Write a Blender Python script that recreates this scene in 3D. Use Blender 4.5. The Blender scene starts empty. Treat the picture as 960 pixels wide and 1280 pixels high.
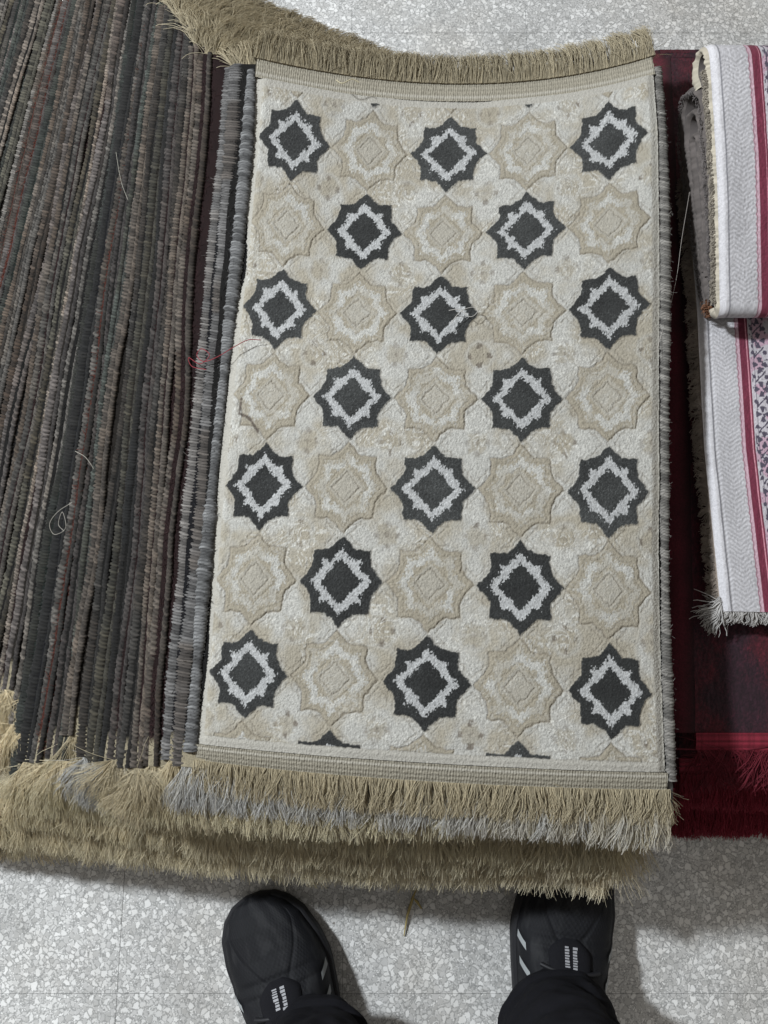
import bpy, math, random
import numpy as np
from mathutils import Vector

random.seed(4)
RS = np.random.RandomState(11)
sc = bpy.context.scene
COL = sc.collection

# ------------------------------------------------------------------ camera
F = 1050.0            # focal length for a 960 x 1280 picture
TILT = math.radians(12.5)
CAMZ = 1.05
cam_d = bpy.data.cameras.new('camera')
cam_d.sensor_fit = 'AUTO'; cam_d.sensor_width = 36.0
cam_d.lens = F / 1280.0 * 36.0
cam_d.clip_start = 0.02; cam_d.clip_end = 60
cam = bpy.data.objects.new('camera', cam_d); COL.objects.link(cam)
cam.location = (0, 0, CAMZ); cam.rotation_euler = (TILT, 0, 0)
sc.camera = cam

def at(px, py, z):
    """picture position + height above the floor -> world point(s)"""
    px = np.asarray(px, float); py = np.asarray(py, float); z = np.asarray(z, float)
    u = (px - 480) / F; v = (640 - py) / F
    dy = math.sin(TILT) + v * math.cos(TILT); dz = -math.cos(TILT) + v * math.sin(TILT)
    k = (z - CAMZ) / dz
    return np.stack(np.broadcast_arrays(u * k, dy * k, z), axis=-1)

# ------------------------------------------------------------------ helpers
def sstep(a, b, x):
    t = np.clip((np.asarray(x, float) - a) / (b - a), 0, 1)
    return t * t * (3 - 2 * t)

def hash2(ix, iy, seed):
    h = (ix.astype(np.int64) * 374761393 + iy.astype(np.int64) * 668265263 + seed * 982451653) & 0xFFFFFFFF
    h = ((h ^ (h >> 13)) * 1274126177) & 0xFFFFFFFF
    return ((h ^ (h >> 16)) & 0xFFFF) / 65535.0

def vnoise(x, y, seed=0):
    x, y = np.broadcast_arrays(np.asarray(x, float), np.asarray(y, float))
    ix = np.floor(x); iy = np.floor(y); fx = x - ix; fy = y - iy
    fx = fx * fx * (3 - 2 * fx); fy = fy * fy * (3 - 2 * fy)
    ix = ix.astype(np.int64); iy = iy.astype(np.int64)
    a = hash2(ix, iy, seed); b = hash2(ix + 1, iy, seed); c = hash2(ix, iy + 1, seed); d = hash2(ix + 1, iy + 1, seed)
    return (a * (1 - fx) + b * fx) * (1 - fy) + (c * (1 - fx) + d * fx) * fy

def fbm(x, y, seed=0, n=3):
    r = 0; a = .5; s = 0
    for k in range(n):
        r = r + a * vnoise(x * 2 ** k, y * 2 ** k, seed + k); s += a; a *= .5
    return r / s

class MB:
    """collects vertices, faces and colours of ONE mesh object"""
    def __init__(s): s.v = []; s.f4 = []; s.f3 = []; s.c = []; s.n = 0
    def add(s, v, f, c):
        v = np.asarray(v, float).reshape(-1, 3); f = np.asarray(f, np.int64)
        c = np.asarray(c, float)
        if c.ndim == 1: c = np.tile(c[:3], (len(v), 1))
        s.v.append(v); s.c.append(c.reshape(-1, 3))
        (s.f4 if f.shape[-1] == 4 else s.f3).append(f + s.n); s.n += len(v)
    def grid(s, P, c, flip=False, close_v=False):
        P = np.asarray(P); n, m = P.shape[:2]
        I = np.arange(n * m).reshape(n, m)
        if close_v: I = np.concatenate([I, I[:, :1]], 1)
        q = np.stack([I[:-1, :-1], I[1:, :-1], I[1:, 1:], I[:-1, 1:]], -1).reshape(-1, 4)
        if flip: q = q[:, ::-1]
        c = np.asarray(c, float)
        if c.ndim == 3: c = c.reshape(-1, 3)
        s.add(P.reshape(-1, 3), q, c)
    def build(s, name, mat, parent=None, smooth=True):
        v = np.concatenate(s.v); c = np.concatenate(s.c)
        loops = []; starts = []; tot = 0
        for fs, k in ((s.f4, 4), (s.f3, 3)):
            if fs:
                f = np.concatenate(fs); loops.append(f.reshape(-1))
                starts.append(tot + np.arange(len(f)) * k); tot += f.size
        loops = np.concatenate(loops); starts = np.concatenate(starts)
        me = bpy.data.meshes.new(name)
        me.vertices.add(len(v)); me.vertices.foreach_set('co', v.reshape(-1).astype(np.float32))
        me.loops.add(len(loops)); me.loops.foreach_set('vertex_index', loops.astype(np.int32))
        me.polygons.add(len(starts)); me.polygons.foreach_set('loop_start', starts.astype(np.int32))
        me.update(calc_edges=True); me.validate()
        me.polygons.foreach_set('use_smooth', np.full(len(me.polygons), smooth))
        a = me.color_attributes.new('Col', 'FLOAT_COLOR', 'POINT')
        rgba = np.ones((len(v), 4), np.float32); rgba[:, :3] = np.clip(c, 0, 1)
        a.data.foreach_set('color', rgba.reshape(-1))
        me.materials.append(mat)
        o = bpy.data.objects.new(name, me); COL.objects.link(o)
        if parent is not None: o.parent = parent
        return o

def tag(o, label=None, cat=None, group=None, kind=None):
    if label: o['label'] = label
    if cat: o['category'] = cat
    if group: o['group'] = group
    if kind: o['kind'] = kind
    return o

def thing(name, label, cat, group=None):
    o = bpy.data.objects.new(name, None); COL.objects.link(o); o.empty_display_size = .05
    return tag(o, label, cat, group)

def tubes(mb, path, rad, col, sides=3):
    """path: (n strands, m points, 3); rad: (n,m); col: (n,m,3)"""
    n, m, _ = path.shape
    t = np.gradient(path, axis=1); t /= np.linalg.norm(t, axis=2, keepdims=True) + 1e-9
    ref = np.zeros_like(t); ref[..., 2] = 1
    ref[np.abs(t[..., 2]) > .9] = (1, 0, 0)
    a = np.cross(t, ref); a /= np.linalg.norm(a, axis=2, keepdims=True) + 1e-9
    b = np.cross(t, a)
    ring = []
    for k in range(sides):
        th = 2 * math.pi * k / sides + .5
        ring.append(path + rad[..., None] * (a * math.cos(th) + b * math.sin(th)))
    P = np.stack(ring, 2)                        # n,m,s,3
    I = np.arange(n * m * sides).reshape(n, m, sides)
    J = np.roll(I, -1, axis=2)
    q = np.stack([I[:, :-1], J[:, :-1], J[:, 1:], I[:, 1:]], -1).reshape(-1, 4)
    C = np.repeat(col[:, :, None, :], sides, 2)
    mb.add(P.reshape(-1, 3), q, C.reshape(-1, 3))

# ------------------------------------------------------------------ materials
def new_mat(name):
    m = bpy.data.materials.new(name); m.use_nodes = True
    nt = m.node_tree; b = nt.nodes['Principled BSDF']
    return m, nt, b

def attr_mat(name, rough=.9, sheen=0., noise_scale=900., noise_amt=.35, bump=.3, bump_dist=.0008, spec=.25, stretch=None):
    """the colour of the yarn comes with the mesh; fine fibre mottling and relief from noise"""
    m, nt, b = new_mat(name); N = nt.nodes; L = nt.links
    at_ = N.new('ShaderNodeAttribute'); at_.attribute_name = 'Col'
    tc = N.new('ShaderNodeTexCoord'); src = tc.outputs['Object']
    if stretch:
        mp = N.new('ShaderNodeMapping'); mp.inputs['Scale'].default_value = stretch
        L.new(src, mp.inputs['Vector']); src = mp.outputs['Vector']
    nz = N.new('ShaderNodeTexNoise'); nz.inputs['Scale'].default_value = noise_scale; nz.inputs['Detail'].default_value = 4
    nz.inputs['Roughness'].default_value = .7
    L.new(src, nz.inputs['Vector'])
    mr = N.new('ShaderNodeMapRange'); mr.inputs[1].default_value = .25; mr.inputs[2].default_value = .75
    mr.inputs[3].default_value = 1 - noise_amt; mr.inputs[4].default_value = 1 + noise_amt
    L.new(nz.outputs['Fac'], mr.inputs[0])
    mx = N.new('ShaderNodeMix'); mx.data_type = 'RGBA'; mx.blend_type = 'MULTIPLY'; mx.inputs[0].default_value = 1
    L.new(at_.outputs['Color'], mx.inputs[6]); L.new(mr.outputs[0], mx.inputs[7])
    L.new(mx.outputs[2], b.inputs['Base Color'])
    b.inputs['Roughness'].default_value = rough
    b.inputs['Specular IOR Level'].default_value = spec
    b.inputs['Sheen Weight'].default_value = sheen
    b.inputs['Sheen Roughness'].default_value = .5
    if bump:
        bp = N.new('ShaderNodeBump'); bp.inputs['Strength'].default_value = bump; bp.inputs['Distance'].default_value = bump_dist
        L.new(nz.outputs['Fac'], bp.inputs['Height']); L.new(bp.outputs['Normal'], b.inputs['Normal'])
    return m

M_PILE = attr_mat('star_rug_pile', .85, .15, 1100, .22, .5, .0012)
M_YARN = attr_mat('bound_edge_yarn', .85, .05, 1400, .45, .5, .0006)
M_DARKPILE = attr_mat('dark_pile', .95, .0, 900, .5, .6, .0012)
M_FRINGE = attr_mat('fringe_yarn', .65, .0, 700, .18, 0, spec=.35)
M_WEB = attr_mat('webbing', .85, .0, 1300, .3, .5, .0006)
M_VELVET = attr_mat('burgundy_velvet', .8, .12, 500, .5, .5, .001)
M_WHITE = attr_mat('white_woven', .8, .05, 1500, .14, .35, .0005)
M_CLOTH = attr_mat('dark_cloth', .95, .0, 1300, .45, .6, .0008, spec=.10)
M_SHOE = attr_mat('shoe_leather', .6, .0, 1700, .45, .6, .0008, spec=.16)
M_TRIM = attr_mat('shoe_trim', .55, .0, 1200, .15, .1, .0003)
M_THREAD = attr_mat('thread', .7, .0, 800, .1, 0)
M_SKIN = attr_mat('skin', .55, .0, 600, .1, .1, .0004)

nt = M_FRINGE.node_tree                       # thin yarn lets some light through
tr = nt.nodes.new('ShaderNodeBsdfTranslucent'); ms = nt.nodes.new('ShaderNodeMixShader'); ms.inputs[0].default_value = .28
pb = nt.nodes['Principled BSDF']; nt.links.new(pb.inputs['Base Color'].links[0].from_socket, tr.inputs['Color'])
nt.links.new(pb.outputs[0], ms.inputs[1]); nt.links.new(tr.outputs[0], ms.inputs[2])
nt.links.new(ms.outputs[0], nt.nodes['Material Output'].inputs['Surface'])

def floor_material():
    m, nt, b = new_mat('terrazzo'); N = nt.nodes; L = nt.links
    tc = N.new('ShaderNodeTexCoord')
    # warp so that the chips get uneven outlines
    wz = N.new('ShaderNodeTexNoise'); wz.inputs['Scale'].default_value = 170; wz.inputs['Detail'].default_value = 2
    L.new(tc.outputs['Object'], wz.inputs['Vector'])
    sub = N.new('ShaderNodeVectorMath'); sub.operation = 'SUBTRACT'; sub.inputs[1].default_value = (.5, .5, .5)
    L.new(wz.outputs['Color'], sub.inputs[0])
    scl = N.new('ShaderNodeVectorMath'); scl.operation = 'SCALE'; scl.inputs['Scale'].default_value = .0045
    L.new(sub.outputs[0], scl.inputs[0])
    add = N.new('ShaderNodeVectorMath'); add.operation = 'ADD'
    L.new(tc.outputs['Object'], add.inputs[0]); L.new(scl.outputs[0], add.inputs[1])
    def chips(scale, w0, w1, keep):
        v1 = N.new('ShaderNodeTexVoronoi'); v1.feature = 'DISTANCE_TO_EDGE'; v1.inputs['Scale'].default_value = scale
        v2 = N.new('ShaderNodeTexVoronoi'); v2.feature = 'F1'; v2.inputs['Scale'].default_value = scale
        L.new(add.outputs[0], v1.inputs['Vector']); L.new(add.outputs[0], v2.inputs['Vector'])
        sp = N.new('ShaderNodeSeparateColor'); L.new(v2.outputs['Color'], sp.inputs[0])
        # each chip has its own margin of cement
        th = N.new('ShaderNodeMapRange'); th.inputs[3].default_value = w0; th.inputs[4].default_value = w1
        L.new(sp.outputs[0], th.inputs[0])
        d = N.new('ShaderNodeMath'); d.operation = 'SUBTRACT'; L.new(v1.outputs['Distance'], d.inputs[0]); L.new(th.outputs[0], d.inputs[1])
        mr = N.new('ShaderNodeMapRange'); mr.inputs[1].default_value = 0; mr.inputs[2].default_value = .11
        L.new(d.outputs[0], mr.inputs[0])
        kp = N.new('ShaderNodeMath'); kp.operation = 'LESS_THAN'; kp.inputs[1].default_value = keep
        L.new(sp.outputs[1], kp.inputs[0])
        mu = N.new('ShaderNodeMath'); mu.operation = 'MULTIPLY'; L.new(mr.outputs[0], mu.inputs[0]); L.new(kp.outputs[0], mu.inputs[1])
        return mu.outputs[0], sp.outputs[2], sp.outputs[0]
    big, big_t, big_u = chips(172, .022, .09, .97)
    sml, sml_t, sml_u = chips(380, .03, .14, .95)
    cem = N.new('ShaderNodeTexNoise'); cem.inputs['Scale'].default_value = 420; cem.inputs['Detail'].default_value = 5
    L.new(tc.outputs['Object'], cem.inputs['Vector'])
    cr = N.new('ShaderNodeValToRGB'); cr.color_ramp.elements[0].position = .3; cr.color_ramp.elements[0].color = (.26, .26, .255, 1)
    cr.color_ramp.elements[1].position = .7; cr.color_ramp.elements[1].color = (.42, .42, .41, 1)
    L.new(cem.outputs['Fac'], cr.inputs[0])
    def ramp(src):
        r = N.new('ShaderNodeValToRGB'); e = r.color_ramp.elements
        e[0].position = 0; e[0].color = (.47, .465, .45, 1); e[1].position = 1; e[1].color = (.80, .795, .78, 1)
        x = e.new(.25); x.color = (.55, .545, .535, 1); y = e.new(.6); y.color = (.62, .615, .60, 1)
        L.new(src, r.inputs[0]); return r.outputs[0]
    m1 = N.new('ShaderNodeMix'); m1.data_type = 'RGBA'; L.new(sml, m1.inputs[0]); L.new(cr.outputs[0], m1.inputs[6]); L.new(ramp(sml_t), m1.inputs[7])
    m2 = N.new('ShaderNodeMix'); m2.data_type = 'RGBA'; L.new(big, m2.inputs[0]); L.new(m1.outputs[2], m2.inputs[6]); L.new(ramp(big_t), m2.inputs[7])
    # worn, dirty patches
    dz = N.new('ShaderNodeTexNoise'); dz.inputs['Scale'].default_value = 7; dz.inputs['Detail'].default_value = 6; dz.inputs['Roughness'].default_value = .65
    L.new(tc.outputs['Object'], dz.inputs['Vector'])
    dr = N.new('ShaderNodeMapRange'); dr.inputs[1].default_value = .3; dr.inputs[2].default_value = .7; dr.inputs[3].default_value = .66; dr.inputs[4].default_value = .92
    L.new(dz.outputs['Fac'], dr.inputs[0])
    m3 = N.new('ShaderNodeMix'); m3.data_type = 'RGBA'; m3.blend_type = 'MULTIPLY'; m3.inputs[0].default_value = 1
    L.new(m2.outputs[2], m3.inputs[6]); L.new(dr.outputs[0], m3.inputs[7])
    gz = N.new('ShaderNodeTexNoise'); gz.inputs['Scale'].default_value = 3.1; gz.inputs['Detail'].default_value = 7; gz.inputs['Roughness'].default_value = .7
    L.new(tc.outputs['Object'], gz.inputs['Vector'])
    gr = N.new('ShaderNodeMapRange'); gr.inputs[1].default_value = .48; gr.inputs[2].default_value = .72; gr.inputs[3].default_value = 0; gr.inputs[4].default_value = .55
    L.new(gz.outputs['Fac'], gr.inputs[0])
    m4 = N.new('ShaderNodeMix'); m4.data_type = 'RGBA'; m4.blend_type = 'MULTIPLY'; m4.inputs[7].default_value = (.80, .74, .66, 1)
    L.new(gr.outputs[0], m4.inputs[0]); L.new(m3.outputs[2], m4.inputs[6])
    sv = N.new('ShaderNodeTexVoronoi'); sv.inputs['Scale'].default_value = 34; L.new(tc.outputs['Object'], sv.inputs['Vector'])
    sr = N.new('ShaderNodeMapRange'); sr.inputs[1].default_value = .035; sr.inputs[2].default_value = .06; sr.inputs[3].default_value = .8; sr.inputs[4].default_value = 0
    L.new(sv.outputs['Distance'], sr.inputs[0])
    ss = N.new('ShaderNodeSeparateColor'); L.new(sv.outputs['Color'], ss.inputs[0])
    sk = N.new('ShaderNodeMath'); sk.operation = 'LESS_THAN'; sk.inputs[1].default_value = .10; L.new(ss.outputs[0], sk.inputs[0])
    sm = N.new('ShaderNodeMath'); sm.operation = 'MULTIPLY'; L.new(sr.outputs[0], sm.inputs[0]); L.new(sk.outputs[0], sm.inputs[1])
    m5 = N.new('ShaderNodeMix'); m5.data_type = 'RGBA'; m5.inputs[7].default_value = (.10, .085, .07, 1)
    L.new(sm.outputs[0], m5.inputs[0]); L.new(m4.outputs[2], m5.inputs[6])
    L.new(m5.outputs[2], b.inputs['Base Color'])
    b.inputs['Roughness'].default_value = .36; b.inputs['Specular IOR Level'].default_value = .35
    bp = N.new('ShaderNodeBump'); bp.inputs['Strength'].default_value = .15; bp.inputs['Distance'].default_value = .0006
    L.new(big, bp.inputs['Height']); L.new(bp.outputs['Normal'], b.inputs['Normal'])
    return m

# ------------------------------------------------------------------ floor: square terrazzo tiles with real joints
M_FLOOR = floor_material()
m, nt, b = new_mat('grout'); b.inputs['Base Color'].default_value = (.46, .455, .445, 1); b.inputs['Roughness'].default_value = .9
M_GROUT = m
T = .256; X0 = float(at(658, 41, 0)[0]); Y0 = float(at(658, 41, 0)[1])      # one joint crossing seen at the top of the picture
mb = MB()
tj = .00016
vs = []; fs = []
def tile(x0, y0, x1, y1, dz):
    b_ = .0002
    P = [(x0, y0, -.004), (x1, y0, -.004), (x1, y1, -.004), (x0, y1, -.004),
         (x0, y0, dz - b_), (x1, y0, dz - b_), (x1, y1, dz - b_), (x0, y1, dz - b_),
         (x0 + b_, y0 + b_, dz), (x1 - b_, y0 + b_, dz), (x1 - b_, y1 - b_, dz), (x0 + b_, y1 - b_, dz)]
    f = [(8, 9, 10, 11)]
    for k in range(4):
        j = (k + 1) % 4
        f += [(k, j, 4 + j, 4 + k), (4 + k, 4 + j, 8 + j, 8 + k)]
    mb.add(P, f, (.5, .5, .5))
for ix in range(-12, 9):
    for iy in range(-12, 9):
        tile(X0 + ix * T + tj, Y0 + iy * T + tj, X0 + (ix + 1) * T - tj, Y0 + (iy + 1) * T - tj, RS.uniform(-.0004, 0))
fl = mb.build('floor', M_FLOOR, smooth=False); tag(fl, kind='structure')
mb = MB(); s_ = 4.0
mb.add([(-s_, -s_, -.0028), (s_, -s_, -.0028), (s_, s_, -.0028), (-s_, s_, -.0028)], [(0, 1, 2, 3)], (.3, .3, .3))
tag(mb.build('floor_grout', M_GROUT), kind='structure')

# ------------------------------------------------------------------ top rug: picture positions of the star centres (column, row -> x, y)
CP = [(0,0,369,173),(1,0,462,186),(2,0,559,194),(3,0,660,189),(4,0,764,172),
      (1,1,453,290),(3,1,656,287),(0,1,357,284),(2,1,555,293),(4,1,763,281),
      (0,2,350,390),(2,2,550,392),(4,2,759,387),(1,2,447,393),(3,2,654,392),
      (1,3,440,497),(3,3,653,499),(0,3,338,493),(2,3,545,498),(4,3,761,495),
      (0,4,330,604),(2,4,541,612),(4,4,761,613),(1,4,433,608),(3,4,651,613),
      (1,5,427,725),(3,5,650,731),(0,5,317,722),(2,5,536,728),(4,5,762,735),
      (0,6,308,844),(2,6,532,854),(4,6,764,867),(1,6,419,848),(3,6,648,861),
      (1,6.6,413,928),(3,6.6,650,940),(-.57,6.7,248,922),(4.6,6.75,832,962),(2,6.75,526,948),
      (-.57,-.62,320,98),(4.62,-.62,817,96),(1,-.55,470,130),(3,-.55,662,131),
      (-.57,-.95,320,66),(4.62,-.95,817,62),(2,-.95,565,101),
      (-.57,7.05,242,953),(4.62,7.05,837,992),(2,7.05,524,976)]
CP = np.array(CP, float)
def basis(c, r):
    c = (np.asarray(c, float) - 2) / 2.6; r = (np.asarray(r, float) - 3) / 4
    c, r = np.broadcast_arrays(c, r)
    return np.stack([c ** i * r ** j for i in range(4) for j in range(5) if i + j < 6], -1)
BX = basis(CP[:, 0], CP[:, 1])
KX = np.linalg.lstsq(BX, CP[:, 2], rcond=1e-6)[0]; KY = np.linalg.lstsq(BX, CP[:, 3], rcond=1e-6)[0]
def topz(c, r):
    u = (np.asarray(c, float) + .57) / 5.2
    w = 1 - sstep(-1.0, 2.8, r)
    return .268 + .018 * np.clip(u, 0, 1) ** .7 - .034 * w * np.clip(1 - ((np.asarray(c) - 2) / 2.6) ** 2, 0, 1)
def top_surface(c, r):
    c, r = np.broadcast_arrays(np.asarray(c, float), np.asarray(r, float))
    B = basis(c, r)
    return at(B @ KX, B @ KY, topz(c, r))
UNIT = .0775

SILVER = np.array((.345, .338, .312)); BEIGE = np.array((.252, .226, .176)); DARK = np.array((.0185, .0193, .0188))
GREYB = np.array((.115, .095, .075))

def star_pattern(c, r):
    """colour and pile height of the star-and-cross pattern"""
    # wobble, as woven edges do
    wx = (fbm(c * 15, r * 15, 5, 3) - .5) * .042; wy = (fbm(c * 15, r * 15, 9, 3) - .5) * .042
    x = c + wx; y = r + wy
    ci = np.round(x); ri = np.round(y); dx = x - ci; dy = y - ri
    ax = np.abs(dx); ay = np.abs(dy); m1 = np.maximum(ax, ay); m2 = ax + ay
    rho = np.minimum(m1 / .338, m2 / .490)
    # rounded inner corners
    rho = rho - .03 * np.exp(-((m1 / .338 - m2 / .490) / .10) ** 2)
    dark = ((ci + ri) % 2 == 0)
    jag = (vnoise(c * 60, r * 60, 21) - .5) + .7 * (vnoise(c * 120, r * 45, 23) - .5)
    fine = vnoise(c * 150, r * 110, 31)
    blot = fbm(c * 3.2, r * 3.2, 41, 3)
    col = np.empty(c.shape + (3,)); h = np.zeros(c.shape)
    # --- ground of the crosses: silver with beige clouds
    k = .9 * sstep(.34, .68, blot + .10 * (fine - .5))[..., None]
    col[:] = SILVER * (1 - k) + (BEIGE * 1.06) * k
    ex = x - (np.floor(x) + .5); ey = y - (np.floor(y) + .5)
    par = (np.floor(x) + np.floor(y)) % 2 == 0
    dd = np.hypot(ex, ey)
    ring = np.exp(-((dd - .155) / .03) ** 2)
    col = col + (SILVER - col) * (ring * .5)[..., None]
    core = .75 - .75 * sstep(.075, .14, np.where(par, dd, np.maximum(abs(ex), abs(ey)) * 1.1) + .05 * jag)
    col = col + (BEIGE - col) * (core * .9)[..., None]
    d4 = np.minimum(np.maximum(abs(abs(ex) - .118) * 1.25, abs(ey)), np.maximum(abs(ex), abs(abs(ey) - .118)) * 1.0)
    dots = (1 - sstep(.018, .040, d4 + .020 * jag)) * np.where(par, 1, .55) * (.35 + .65 * hash2(np.floor(x * 4.1), np.floor(y * 4.1), 3))
    cen = (1 - sstep(.016, .036, dd + .02 * jag)) * np.where(par, .25, .5)
    dots = np.maximum(dots, cen)
    col = col + (GREYB - col) * np.minimum(dots * .95, .85)[..., None]
    h -= .25 * dots
    groove = np.zeros(c.shape)
    # leaf-like veins between the stars
    vein = np.exp(-((np.abs(abs(ex) - abs(ey)) - .0) / .012) ** 2) * sstep(.14, .2, dd) * (1 - sstep(.3, .36, dd))
    groove = np.maximum(groove, .25 * vein)
    # interlaced embossed lines that run round the stars through the crosses
    hx = np.minimum(abs(m1 - .40) + 3 * np.maximum(m2 - .60, 0), abs(m2 - .575) + 2 * np.maximum(.02 - (m1 - .345), 0))
    groove = np.maximum(groove, .55 * np.exp(-(hx / .011) ** 2) * (rho > 1.03))
    # glossy white sheen of the pile, painted as pale streaks
    streak = sstep(.52, .76, vnoise(c * 70 + 26 * vnoise(c * 6, r * 6, 14), r * 34, 15)) * sstep(.42, .62, fbm(c * 2.6, r * 2.6, 16, 2))
    col = col + (SILVER * 1.22 - col) * (.75 * streak)[..., None]
    # --- light stars
    ls = (~dark) & (rho < 1)
    lc = BEIGE * (1 + .10 * (blot - .5))[..., None]
    band = sstep(.50, .56, rho + .14 * jag) * (1 - sstep(.72, .79, rho + .20 * jag))
    band = band * (.45 + .55 * sstep(.35, .6, fbm(c * 5, r * 5, 77, 2)))
    inn = (1 - sstep(.20, .24, m2 + .03 * jag)) * .35
    lc = lc + (SILVER * 1.03 - lc) * np.maximum(band, inn)[..., None]
    lc = lc + (SILVER * 1.15 - lc) * (.35 * streak)[..., None]
    col[ls] = lc[ls]
    gl = np.exp(-((rho - 1.0) / .028) ** 2)
    gl = np.maximum(gl, .35 * np.exp(-((rho - .84) / .025) ** 2))
    gl = np.maximum(gl, .8 * np.exp(-((m2 - .165) / .011) ** 2))
    gl = np.maximum(gl, .35 * np.exp(-((m2 - .265) / .011) ** 2))
    groove = np.maximum(groove, np.where(dark, np.exp(-((rho - 1.02) / .03) ** 2) * .35, gl))
    # lines that run on from tip to tip past the stars
    h += .35 * (rho < 1)
    # --- dark stars
    ds = dark & (rho < .955 + .035 * jag)
    dc = DARK * (.8 + .8 * hash2(ci, ri, 77))[..., None] * (1 + .9 * (fine - .5) + .9 * (blot - .5) + 1.6 * sstep(.72, .95, vnoise(c * 150, r * 120, 66)))[..., None]  # pile sheen per star and glossy fibre specks painted into the colour
    wb = (np.minimum(m1 / .218, m2 / .350) < 1 + .19 * jag) & (m2 > .242 + .05 * jag)
    wcol = np.array((.31, .312, .31)) * (.8 + .4 * fine)[..., None]
    dc = np.where(wb[..., None], wcol, dc)
    da = (dark * (1 - sstep(.965, 1.005, rho + .035 * jag)))[..., None]
    col = col * (1 - da) + dc * da
    h += np.where(ds, .15 - .25 * wb, 0)
    edge = np.exp(-((m2 - .243) / .010) ** 2) * dark
    groove = np.maximum(groove, .4 * edge)
    h -= 1.0 * groove
    tint = np.array((.17, .145, .11))
    gk = np.where(ds, 0, groove * .70)[..., None]
    col = col + (tint - col) * gk
    # yarn-to-yarn variation
    fine2 = vnoise(c * 260 + 40 * vnoise(c * 7, r * 7, 3), r * 90, 37)
    lum = sstep(.28, .40, col[..., 0])
    col = col * (1 + (.30 + .30 * lum) * (fine - .5) + .45 * lum * (fine2 - .5))[..., None] * (.93 + .14 * vnoise(c * 40, r * 40, 52))[..., None]
    return col, h

rug = thing('patterned_rug', 'cream rug with charcoal eight pointed stars lying flat on top of the stack', 'rug', 'fringed rugs in the tall stack')
RUG0 = rug
c = np.linspace(-.57, 4.60, 640); r = np.linspace(-.66, 6.80, 920)
Cg, Rg = np.meshgrid(c, r)
P = top_surface(Cg, Rg)
col, h = star_pattern(Cg, Rg)
plain = np.maximum(sstep(6.69, 6.70, Rg + .01 * (vnoise(Cg * 30, 0, 2) - .5)), 1 - sstep(-.585, -.575, Rg + .01 * (vnoise(Cg * 30, 3, 2) - .5)))
plain = np.maximum(plain, 1 - sstep(-.49, -.47, Cg))
plain = np.maximum(plain, sstep(4.50, 4.52, Cg) * .8)
cream = np.array((.315, .30, .265)) * (.88 + .24 * vnoise(Cg * 120, Rg * 120, 8))[..., None]
col = col * (1 - plain[..., None]) + cream * plain[..., None]
# the brown snag near the left edge
sn = [(-.37, 3.05), (-.38, 3.22), (-.27, 3.25), (-.17, 3.34), (-.12, 3.42)]
sd = np.full(Cg.shape, 9.)
for (a0, b0), (a1, b1) in zip(sn[:-1], sn[1:]):
    t = np.clip(((Cg - a0) * (a1 - a0) + (Rg - b0) * (b1 - b0)) / ((a1 - a0) ** 2 + (b1 - b0) ** 2), 0, 1)
    sd = np.minimum(sd, np.hypot(Cg - a0 - t * (a1 - a0), Rg - b0 - t * (b1 - b0)))
k = ((1 - sstep(.006, .024, sd + .02 * (vnoise(Cg * 50, Rg * 50, 3) - .5))) * .85)[..., None]
col = col * (1 - k) + np.array((.06, .045, .035)) * k
h = h * (1 - plain) - .3 * plain
ridge = np.exp(-((Rg - 6.74) / .02) ** 2) * .5
tuft = (vnoise(Cg * 95, Rg * 95, 61) - .5) * .9 + (vnoise(Cg * 210, Rg * 210, 62) - .5) * .7
low = fbm(Cg * 1.3, Rg * 1.3, 71, 2) - .5
P[..., 2] += .0010 * h + .0009 * tuft + .005 * low + .001 * ridge
# the edges roll down a little
P[..., 2] -= .004 * (1 - sstep(-.57, -.42, Cg)) + .003 * sstep(4.5, 4.6, Cg)
mb = MB(); mb.grid(P, col, flip=True)
# skirt and underside give the pile its thickness
edge = np.concatenate([P[0], P[1:, -1], P[-1, -2::-1], P[-2:0:-1, 0]])
ec = np.tile(np.array((.36, .33, .28)), (len(edge), 1))
low_ = edge.copy(); low_[:, 2] -= .008
mb.grid(np.stack([np.concatenate([edge, edge[:1]]), np.concatenate([low_, low_[:1]])]), np.stack([np.concatenate([ec, ec[:1]])] * 2))
Cb, Rb = np.meshgrid(np.linspace(-.57, 4.6, 24), np.linspace(-.66, 6.8, 36))
Pb = top_surface(Cb, Rb); Pb[..., 2] -= .010
mb.grid(Pb, np.array((.3, .27, .22)))
mb.build('pile', M_PILE, rug)

def band_mesh(name, r0, r1, parent, front, drop0=.0, drop1=.004):
    c = np.linspace(-.58, 4.62, 1100); t = np.linspace(0, 1, 26)
    Cg, Tg = np.meshgrid(c, t)
    P = top_surface(Cg, r0 + (r1 - r0) * Tg)
    rib = .5 + .5 * np.sin(Cg * 2 * math.pi * 34 + 3 * (vnoise(Cg * 4, Tg * 4, 4) - .5))
    row = .5 + .5 * np.cos(Tg * 2 * math.pi * 4)
    P[..., 2] -= .0012 + drop0 + (drop1 - drop0) * Tg ** 1.5
    P[..., 2] += .0004 * rib + .0005 * row + .0008 * (vnoise(Cg * 60, Tg * 18, 6) - .5)
    base = np.array((.255, .233, .185)) * (.80 + .16 * rib + .14 * (row - .5) + .35 * (vnoise(Cg * 90, Tg * 20, 16) - .5))[..., None]
    pale = np.array((.33, .312, .27))
    kk = (np.exp(-((Tg - .22) / .07) ** 2) * .7)[..., None]
    base = base + (pale - base) * kk
    mb = MB(); mb.grid(P, base, flip=front)
    Q = P[::5, ::10].copy(); Q[..., 2] -= .004
    mb.grid(Q, np.array((.34, .3, .23)), flip=not front)
    return mb.build(name, M_WEB, parent)
band_mesh('hem_band', 6.805, 7.00, rug, True, .0, .006)
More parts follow.
